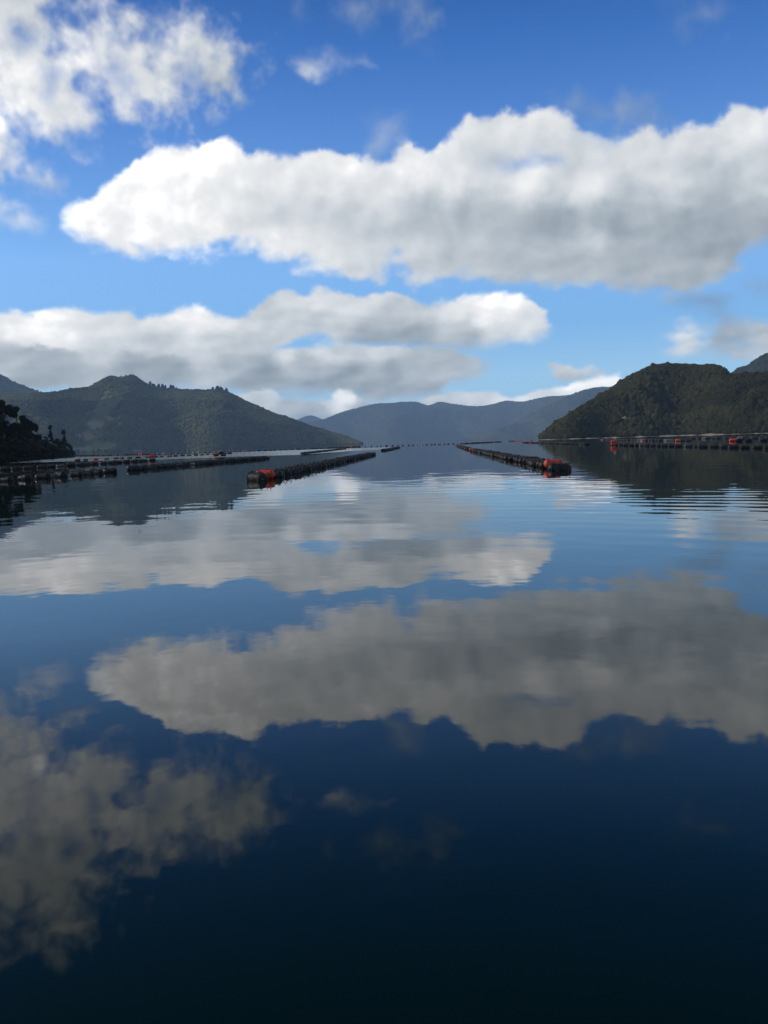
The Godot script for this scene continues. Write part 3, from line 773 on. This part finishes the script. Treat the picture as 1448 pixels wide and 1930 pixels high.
func make_tree(called: String, seed_: int, conifer: bool) -> Node3D:
	# one metre tall; scaled where it stands
	var r := RandomNumberGenerator.new()
	r.seed = seed_
	var o := base(called, Vector3.ZERO)
	var tr := start()
	var pts := PackedVector3Array()
	var rad := PackedFloat32Array()
	for i in 7:
		var t := i / 6.0
		pts.append(Vector3(0.02 * sin(t * 5.0 + seed_), t * (0.94 if conifer else 0.72), 0.02 * cos(t * 4.0 + seed_)))
		rad.append(lerpf(0.026, 0.004, t))
	tube(tr, pts, rad, 7)
	var lobes: Array = []
	if conifer:
		for i in 9:
			var t := 0.22 + 0.72 * i / 8.0
			var reach := lerpf(0.20, 0.10, t) * r.randf_range(0.7, 1.25)
			if i == 6: reach *= 0.5
			if i == 7: reach = 0.14
			for k in 3:
				var a := r.randf() * TAU
				var e := Vector3(cos(a) * reach * 0.7, t + 0.02, sin(a) * reach * 0.7)
				tube(tr, PackedVector3Array([Vector3(0, t - 0.03, 0), e]), PackedFloat32Array([0.008, 0.003]), 5)
				lobes.append([e, Vector3(reach * 0.75, 0.055, reach * 0.75)])
	else:
		for i in 22:
			var t := r.randf_range(0.10, 0.9)
			var a := i * 2.4 + r.randf() * 0.8
			var reach := sin(clampf((t + 0.35) / 1.35, 0.0, 1.0) * PI) ** 0.7 * 0.34 * r.randf_range(0.6, 1.15)
			var e := Vector3(cos(a) * reach, t, sin(a) * reach)
			tube(tr, PackedVector3Array([Vector3(0, maxf(t - 0.25, 0.15), 0), e * 0.6 + Vector3(0, t * 0.36, 0), e]), PackedFloat32Array([0.012, 0.008, 0.003]), 5)
			lobes.append([e, Vector3(r.randf_range(0.11, 0.18), r.randf_range(0.07, 0.11), r.randf_range(0.11, 0.18))])
		lobes.append([Vector3(0.03, 0.9, 0.0), Vector3(0.13, 0.09, 0.13)])
	var cr := start()
	for l in lobes:
		for k in (70 if conifer else 170):
			var d := Vector3(r.randfn(), r.randfn(), r.randfn()).normalized() * r.randf() ** 0.4
			leaf(cr, l[0] + d * l[1], 0.036, r)
	cr.generate_normals()
	put_mesh("trunk", finish(tr), M.bark, o)
	put_mesh("crown", cr.commit(), M.leaf_dark, o)
	return o

func ground_of_headland(p: Vector3) -> float:
	return lerpf(6.5, 0.6, ss(-250.0, -520.0, p.z))

func headland_trees() -> void:
	M.bark = mat(0.035, 0.028, 0.022, 0.95)
	M.leaf_dark = mat(0.016, 0.022, 0.011, 0.85)
	M.leaf_dark.metallic_specular = 0.15
	headland()
	var protos := [make_tree("broadleaf_tree", 5, false), make_tree("broadleaf_tree", 6, false), make_tree("broadleaf_tree", 7, false), make_tree("pine_tree", 8, true)]
	var taken := [false, false, false, false]
	# x, z, top, width over height, kind, label
	var spots := [
		[-91.6, -183.4, 15.1, 0.80, 0, "tall dark broadleaf tree beyond the left edge at the headland's root"],
		[-92.2, -201.9, 15.3, 0.80, 1, "dark broadleaf tree just past the left edge of the headland"],
		[-90.0, -209.5, 14.9, 0.80, 2, "dark round tree at the very left edge, behind the tallest one"],
		[-90.6, -220.1, 15.0, 0.80, 0, "tallest dark tree on the headland, cut by the left edge"],
		[-93.0, -234.2, 14.0, 0.80, 1, "dark tree with a spreading shelf-like crown beside the tallest headland tree"],
		[-95.1, -244.1, 12.1, 0.80, 2, "dark rounded tree next below the spreading one on the headland"],
		[-98.4, -257.8, 11.1, 0.80, 0, "dark tree midway down the headland's sloping tree line"],
		[-103.7, -276.2, 9.5, 0.70, 1, "low dark tree at the foot of the headland's sloping tree line"],
		[-118.8, -329.2, 11.6, 0.62, 3, "taller of the two pines standing up near the headland's tip"],
		[-113.6, -309.8, 7.5, 0.85, 2, "squat dark tree left of the taller headland pine"],
		[-133.7, -377.0, 7.7, 0.95, 0, "squat dark tree between the two headland pines"],
		[-144.1, -415.7, 11.9, 0.58, 3, "shorter of the two pines, nearer the headland's tip"],
		[-139.2, -396.2, 6.2, 1.00, 1, "low rounded tree under the shorter headland pine"],
		[-165.1, -482.5, 6.7, 0.95, 2, "small dark tree right of the shorter pine, last but one on the headland"],
		[-178.2, -525.6, 3.8, 1.10, 1, "last small dark tree at the headland's tip"],
	]
	for s in spots:
		var k: int = s[4]
		var o: Node3D = protos[k]
		if taken[k]:
			o = protos[k].duplicate()
			o.name = numbered("pine_tree" if k == 3 else "broadleaf_tree")
			add_child(o, true)
		taken[k] = true
		var p := Vector3(s[0], 0.0, s[1])
		p.y = ground_of_headland(p) - 0.8
		var h: float = s[2] - p.y
		o.position = p
		o.rotation.y = s[0] * 1.7
		o.scale = Vector3(h * s[3], h, h * s[3])
		tag(o, s[5], "tree", "trees on the left headland")

# ------------------------------------------------------------------ mussel floats
var float_body: ArrayMesh
var float_lug: ArrayMesh
var float_lash: ArrayMesh
var float_count := 0
const ORD := ["first", "second", "third", "fourth", "fifth", "sixth", "seventh", "eighth", "ninth", "tenth", "eleventh", "twelfth", "thirteenth", "fourteenth", "fifteenth", "sixteenth", "seventeenth", "eighteenth", "nineteenth"]
const TENS := ["twenty", "thirty", "forty", "fifty", "sixty"]
const TENTH := ["twentieth", "thirtieth", "fortieth", "fiftieth", "sixtieth"]

func ordinal(n: int) -> String:
	if n < 20: return ORD[n - 1]
	var t := n / 10 - 2
	if n % 10 == 0: return TENTH[t]
	return TENS[t] + "-" + ORD[n % 10 - 1]

func make_float_shapes() -> void:
	var prof := PackedVector2Array()
	var L := 0.60
	var R := 0.29
	prof.append(Vector2(-L, 0.0))
	for i in range(1, 7):   # rounded end
		var a := i / 7.0 * PI * 0.5
		prof.append(Vector2(-L + 0.32 * (1.0 - cos(a)), R * sin(a) ** 0.9))
	for i in 19:
		var x := lerpf(-L + 0.32, L - 0.32, i / 18.0)
		prof.append(Vector2(x, R * (1.0 if i % 3 != 1 else 0.955)))
	for i in range(6, 0, -1):
		var a := i / 7.0 * PI * 0.5
		prof.append(Vector2(L - 0.32 * (1.0 - cos(a)), R * sin(a) ** 0.9))
	prof.append(Vector2(L, 0.0))
	float_body = lathe_x(prof, 20)
	var st := start()   # the moulded eye that the rope is lashed to
	var pts := PackedVector3Array()
	var rad := PackedFloat32Array()
	for i in 9:
		var a := PI * i / 8.0
		pts.append(Vector3(0.0, 0.055 * sin(a), 0.08 * cos(a)))
		rad.append(0.022)
	tube(st, pts, rad, 7)
	float_lug = finish(st)
	st = start()   # rope turn round the body
	pts = PackedVector3Array()
	rad = PackedFloat32Array()
	for i in 17:
		var a := TAU * i / 16.0
		pts.append(Vector3(0.02 * sin(a * 2.0), 0.295 * cos(a), 0.295 * sin(a)))
		rad.append(0.016)
	tube(st, pts, rad, 5)
	float_lash = finish(st)
	M.black_plastic = mat(0.050, 0.051, 0.052, 0.45)
	M.black_worn = mat(0.085, 0.087, 0.09, 0.6)
	M.black_pale = mat(0.045, 0.047, 0.05, 0.5)
	M.orange_plastic = mat(0.70, 0.055, 0.020, 0.55)
	M.orange_faded = mat(0.75, 0.13, 0.05, 0.55)
	for key in ["black_plastic", "black_worn"]: M[key].metallic_specular = 0.32
	M.rope = mat(0.03, 0.03, 0.028, 0.9)
	var scuff := fnl(31, 0.02, 4, 0.5)
	var im := scuff.get_seamless_image(256, 256, false, false, 0.2)
	im.convert(Image.FORMAT_RGBA8)
	var dark := im.duplicate()
	for y in 256:
		for x in 256:
			var q := im.get_pixel(x, y).r
			var k := 0.72 + 0.28 * ss(0.35, 0.62, q)
			im.set_pixel(x, y, Color(k, k, k * 0.99))
			var d := 0.38 + 0.10 * ss(0.3, 0.6, q) + 0.5 * ss(0.70, 0.78, q)   # scuffs and droppings on the black ones
			dark.set_pixel(x, y, Color(d, d, d * 0.98))
	var tex := ImageTexture.create_from_image(im)
	var dark_tex := ImageTexture.create_from_image(dark)
	for key in ["black_plastic", "black_worn", "black_pale", "orange_plastic", "orange_faded"]:
		M[key].albedo_texture = dark_tex if key in ["black_plastic", "black_worn"] else tex
		M[key].uv1_triplanar = true
		M[key].uv1_scale = Vector3(0.8, 0.8, 0.8)

var float_proto := {}

func add_float(at: Vector3, turn: float, orange: bool, detailed: bool, label: String, group: String, roll := 0.0, size := 1.0, mat_key := "") -> Node3D:
	float_count += 1
	var key := mat_key if mat_key != "" else ("orange_plastic" if orange else ("black_plastic" if rng.randf() < 0.6 else "black_worn"))
	var o: Node3D
	if detailed:
		if not float_proto.has(key):
			var p := base("mussel_float", Vector3.ZERO)
			put_mesh("body", float_body, M[key], p)
			for s in [-1.0, 1.0]:
				var l := put_mesh("lug", float_lug, M[key], p)
				l.position = Vector3(s * 0.29, 0.28, 0.0)
				l.rotation.z = -s * 0.25
			for s in [-1.0, 1.0]:
				var lash := put_mesh("lashing", float_lash, M.rope, p)
				lash.position = Vector3(s * 0.37, 0.0, 0.0)
				lash.rotation.y = s * 0.15
			float_proto[key] = p
			o = p
		else:
			o = float_proto[key].duplicate()
			o.name = numbered("mussel_float")
			add_child(o, true)
	else:
		o = put_mesh("mussel_float", float_body, M[key])
	o.position = at
	o.rotation = Vector3(rng.randf_range(-0.25, 0.25), turn, roll)
	o.scale = Vector3.ONE * size
	tag(o, label, "float", group)
	return o

# a row of floats lashed across two backbone ropes, from its near end to its far end
func longline(a: Vector2, b: Vector2, step: float, orange: Array, detailed: int, where: String, opt := {}) -> void:
	var dir := (b - a).normalized()
	var n := int((b - a).length() / step) + 1
	var yaw := atan2(-dir.x, -dir.y)   # the float's long axis lies across the row
	var side := Vector2(-dir.y, dir.x)
	for i in n:
		var p := a + dir * step * (i + (rng.randf_range(-0.14, 0.14) if i > 0 else 0.0)) + side * rng.randf_range(-0.18, 0.18)
		if opt.has("bow"): p += side * opt.bow * sin(PI * i / float(n))
		if opt.get("skip", []).has(i): continue
		var is_o := orange.has(i)
		var y := 0.095 + rng.randf_range(-0.06, 0.06)
		if is_o: y += 0.13
		if is_o and i == 1: p += side * opt.get("second_shift", 0.0)
		var t := yaw + rng.randf_range(-0.14, 0.14)
		if i == 0: t += opt.get("first_turn", 0.0)
		elif rng.randf() < 0.2: t += rng.randf_range(-0.4, 0.4)
		var kind := "black"
		var key := ""
		if is_o:
			kind = "orange"
		elif rng.randf() < opt.get("pale", 0.0):
			kind = "weathered grey"
			key = "black_pale"
		var label := "%s mussel float, %s from the near end of %s" % [kind, ordinal(i + 1), where]
		if i == n - 1 and n > 2: label = "%s plastic mussel float at the far end of %s" % [kind, where]
		elif i == 0: label = "%s plastic mussel float at the near end of %s" % [kind, where]
		add_float(Vector3(p.x, y, p.y), t, is_o, i < detailed, label, "mussel floats of %s" % where, rng.randf_range(-0.09, 0.09), (1.04 if i == 0 else 0.88 if is_o else rng.randf_range(0.86, 1.08)) * opt.get("size", 1.0), key)
	for s in [-1.0, 1.0]:
		var st := start()
		var pts := PackedVector3Array()
		var rad := PackedFloat32Array()
		for i in n * 2 - 1:
			var p: Vector2 = a + dir * step * i * 0.5 + side * s * 0.46
			if opt.has("bow"): p += side * opt.bow * sin(PI * i * 0.5 / float(n))
			pts.append(Vector3(p.x, 0.44 if i % 2 == 0 else 0.22, p.y))
			rad.append(0.022)
		tube(st, pts, rad, 5)
		var o := put_mesh("backbone_rope", finish(st), M.rope)
		tag(o, "dark backbone rope on the %s side of %s" % ["left" if s < 0.0 else "right", where], "rope", "backbone ropes of %s" % where)

func far_row(pts: PackedVector2Array, step: float, called: String, label: String, orange_at: Array) -> void:
	var at: Array = []
	var tint: Array = []
	var i := 0
	for k in pts.size() - 1:
		var d := (pts[k + 1] - pts[k])
		var n := int(d.length() / step)
		var yaw := atan2(-d.x, -d.y)
		for j in n:
			var p := pts[k] + d * (float(j) / n)
			var s := rng.randf_range(1.15, 1.5)
			at.append(Transform3D(Basis(Vector3.UP, yaw + rng.randf_range(-0.3, 0.3)).scaled(Vector3.ONE * s), Vector3(p.x + rng.randf_range(-0.4, 0.4), 0.15, p.y)))
			if orange_at.has(i): tint.append(Color(0.6, 0.10, 0.03))
			elif rng.randf() < 0.12: tint.append(Color(0.11, 0.11, 0.115))
			else: tint.append(Color(0.009, 0.009, 0.011))
			i += 1
	var mm := MultiMesh.new()
	mm.transform_format = MultiMesh.TRANSFORM_3D
	mm.use_colors = true
	mm.mesh = float_body
	mm.instance_count = at.size()
	for k in at.size():
		mm.set_instance_transform(k, at[k])
		mm.set_instance_color(k, tint[k])
	var mi := MultiMeshInstance3D.new()
	mi.multimesh = mm
	mi.material_override = M.far_float
	mi.name = numbered(called)
	add_child(mi, true)
	tag(mi, label, "floats", "", "stuff")

func gull(at: Vector3, turn: float, label: String) -> void:
	var o := base("gull", at, turn)
	var v := PackedVector3Array()
	var ix := PackedInt32Array()
	# spine from the tail to the tip of the bill: x, y, half height, half width
	var ring := [[-0.24, 0.17, 0.004, 0.02], [-0.17, 0.18, 0.022, 0.045], [-0.10, 0.19, 0.055, 0.062], [-0.02, 0.20, 0.075, 0.078], [0.06, 0.21, 0.078, 0.075], [0.11, 0.235, 0.062, 0.055], [0.135, 0.275, 0.045, 0.038], [0.15, 0.315, 0.040, 0.035], [0.175, 0.325, 0.038, 0.034], [0.20, 0.325, 0.026, 0.024], [0.215, 0.322, 0.010, 0.009], [0.25, 0.315, 0.004, 0.004]]
	for r in ring:
		for k in 10:
			var a := TAU * k / 10.0
			v.append(Vector3(r[0], r[1] + r[2] * sin(a), r[3] * cos(a)))
	for i in ring.size() - 1:
		for k in 10:
			var p := i * 10 + k
			var q := i * 10 + (k + 1) % 10
			ix.append_array(PackedInt32Array([p, q, p + 10, q, q + 10, p + 10]))
	var st := start()
	for i in ix: st.add_vertex(v[i])
	put_mesh("body", finish(st), M.gull, o)
	for s in [-1.0, 1.0]:
		st = start()
		tube(st, PackedVector3Array([Vector3(-0.14, 0.19, s * 0.055), Vector3(-0.03, 0.225, s * 0.078), Vector3(0.07, 0.225, s * 0.074)]), PackedFloat32Array([0.008, 0.035, 0.018]), 7)
		put_mesh("wing", finish(st), M.gull_wing, o)
		st = start()
		tube(st, PackedVector3Array([Vector3(0.01, 0.15, s * 0.03), Vector3(0.015, 0.0, s * 0.03), Vector3(0.06, 0.0, s * 0.035)]), PackedFloat32Array([0.008, 0.006, 0.006]), 5)
		put_mesh("leg", finish(st), M.gull_leg, o)
	tag(o, label, "gull")

func build_farm() -> void:
	make_float_shapes()
	M.far_float = mat(1, 1, 1, 0.45)
	M.far_float.vertex_color_use_as_albedo = true
	M.gull = mat(0.72, 0.72, 0.70, 0.8)
	M.gull_wing = mat(0.32, 0.33, 0.35, 0.8)
	M.gull_leg = mat(0.35, 0.08, 0.03, 0.7)
	longline(Vector2(-6.3, -45.9), Vector2(-1.4, -135.8), 1.95, [1, 48], 24, "the left foreground row", {first_turn = -0.7, second_shift = 0.08})
	longline(Vector2(9.3, -47.6), Vector2(14.5, -147.5), 2.2, [1, 44], 24, "the right foreground row", {second_shift = -0.14})
	longline(Vector2(-21.5, -72.6), Vector2(-24.0, -56.3), 2.15, [], 12, "the row at the left edge", {size = 0.92})
	longline(Vector2(-21.7, -79.1), Vector2(-16.0, -129.9), 2.05, [26], 10, "the left middle row", {})
	longline(Vector2(-41.1, -96.4), Vector2(-36.7, -147.4), 2.75, [20], 6, "the row under the headland", {pale = 0.2})
	longline(Vector2(-15.4, -177.5), Vector2(-12.0, -293.8), 3.1, [34], 0, "the thin centre-left row", {})
	longline(Vector2(0.4, -198.7), Vector2(5.3, -289.4), 3.4, [], 0, "the short centre row", {pale = 0.1})
	longline(Vector2(37.5, -88.2), Vector2(41.0, -161.7), 3.5, [21, 22], 8, "the long right row", {pale = 0.12})
	longline(Vector2(-59.7, -178.9), Vector2(-39.8, -244.7), 3.2, [2], 0, "the spaced far left row", {pale = 0.35})
	longline(Vector2(42.2, -188.5), Vector2(57.4, -368.4), 6.2, [23, 24], 0, "the far right row", {pale = 0.25})
	longline(Vector2(15.7, -165.7), Vector2(25.2, -308.6), 6.0, [], 0, "the tapering centre-right row", {pale = 0.45})
	print("individual floats: ", float_count)
	# loose ones
	var c := Vector2(-34.2, -192.8)
	var grp := "float pile left of centre"
	add_float(Vector3(c.x - 0.8, 0.16, c.y), 0.3, false, true, "black float at the left of the float pile with a gull on top", grp)
	add_float(Vector3(c.x + 0.75, 0.16, c.y + 0.3), -0.2, false, true, "black float at the right of the float pile with a gull on top", grp)
	add_float(Vector3(c.x + 0.25, 0.62, c.y - 0.15), 0.15, false, true, "black float lying on top of the float pile", grp, 0.1)
	add_float(Vector3(c.x - 1.0, 0.52, c.y - 0.7), 0.5, true, true, "orange float at the back left of the float pile", grp, 0.15, 0.9, "orange_faded")
	gull(Vector3(c.x + 0.2, 0.97, c.y - 0.15), 0.4, "pale gull standing on the float pile left of centre")
	var e := Vector2(-41.4, -165.0)
	add_float(Vector3(e.x, 0.62, e.y + 0.6), 0.2, true, true, "orange float riding on the far end of the second left row", "orange end floats", 0.1)
	var f := Vector2(41.0, -161.7)
	add_float(Vector3(f.x - 0.1, 0.68, f.y + 0.4), 0.1, true, true, "orange float stacked on the far end of the long right row", "orange end floats", 0.12)
	gull(Vector3(f.x + 0.1, 1.04, f.y + 0.4), 2.6, "pale gull standing on the stacked orange float at right")
	var spots := [[Vector2(64.0, -166.8), "orange", "bright orange float alone off the right hill"], [Vector2(63.9, -163.6), "black", "black float just right of the bright orange lone float"], [Vector2(63.6, -158.7), "worn", "pair of grey floats' left one near the right edge"], [Vector2(64.9, -155.4), "worn", "large grey float nearest the right edge off the hill"], [Vector2(81.9, -502.4), "orange", "small orange float left of the dark right hill's foot"], [Vector2(66.0, -204.0), "faded", "faded orange float in front of the right hill"], [Vector2(72.1, -236.1), "pale", "pale grey float in front of the right hill"]]
	for s in spots:
		var key: String = {"orange": "orange_plastic", "black": "black_plastic", "worn": "black_worn", "faded": "orange_faded", "pale": "black_pale"}[s[1]]
		add_float(Vector3(s[0].x, 0.22, s[0].y), rng.randf_range(-0.3, 0.3), false, false, s[2], "loose floats on the right", 0.0, 1.1, key)
	far_row(PackedVector2Array([Vector2(-155.3, -463.8), Vector2(-82.5, -338.3), Vector2(-53.7, -370.1), Vector2(-33.2, -357.5), Vector2(-10.7, -457.0), Vector2(13.0, -451.3), Vector2(40.5, -466.4), Vector2(74.9, -574.0)]), 2.5, "distant_float_row", "long dotted line of tiny dark floats crossing the head of the farm", [48, 49, 116, 180])
	far_row(PackedVector2Array([Vector2(67.9, -203.6), Vector2(73.9, -259.9), Vector2(95.3, -400.6)]), 4.6, "distant_float_row", "dotted line of far floats close under the right hill", [58, 59, 12])
	far_row(PackedVector2Array([Vector2(84.5, -199.6), Vector2(93.4, -277.6)]), 6.0, "distant_float_row", "sparse far floats below the beach at the right edge", [])
	far_row(PackedVector2Array([Vector2(93.5, -613.0), Vector2(93.3, -670.3)]), 2.6, "distant_float_row", "little cluster of orange and dark floats left of the right hill", [0, 2, 3, 5, 6, 8])

func _ready() -> void:
	rng.seed = 20240611
	# camera, sky, sun, exposure
	var cam := Camera3D.new()
	cam.name = "camera"
	add_child(cam)
	cam.position = Vector3(0.0, CAM_H, 0.0)
	cam.rotation_degrees = Vector3(-4.33, 0.0, -1.77)
	cam.fov = 58.59
	cam.near = 0.1
	cam.far = 30000.0
	cam.current = true
	named_clouds()
	var sky_mat := PanoramaSkyMaterial.new()
	sky_mat.panorama = ImageTexture.create_from_image(build_sky())
	var sky := Sky.new()
	sky.sky_material = sky_mat
	var env := Environment.new()
	env.background_mode = Environment.BG_SKY
	env.sky = sky
	env.tonemap_mode = Environment.TONE_MAPPER_LINEAR
	env.tonemap_exposure = 1.0
	env.sdfgi_enabled = true
	env.ssao_enabled = true
	env.ssil_enabled = true
	env.fog_enabled = true
	env.fog_density = HAZE
	env.fog_light_color = Color(0.70, 0.84, 1.0)
	var we := WorldEnvironment.new()
	we.name = "world_environment"
	we.environment = env
	add_child(we)
	var sun := DirectionalLight3D.new()
	sun.name = "sun"
	sun.light_energy = 0.85
	sun.light_color = Color(1.0, 0.95, 0.88)
	sun.light_angular_distance = 0.5
	sun.shadow_enabled = true
	add_child(sun)
	var to_sun := at_az(SUN_AZ, cos(deg_to_rad(SUN_EL))) + Vector3(0.0, sin(deg_to_rad(SUN_EL)), 0.0)
	sun.look_at_from_position(to_sun * 100.0, Vector3.ZERO, Vector3.UP)
	# structure, then things
	build_water()
	build_hills()
	headland_trees()
	build_farm()
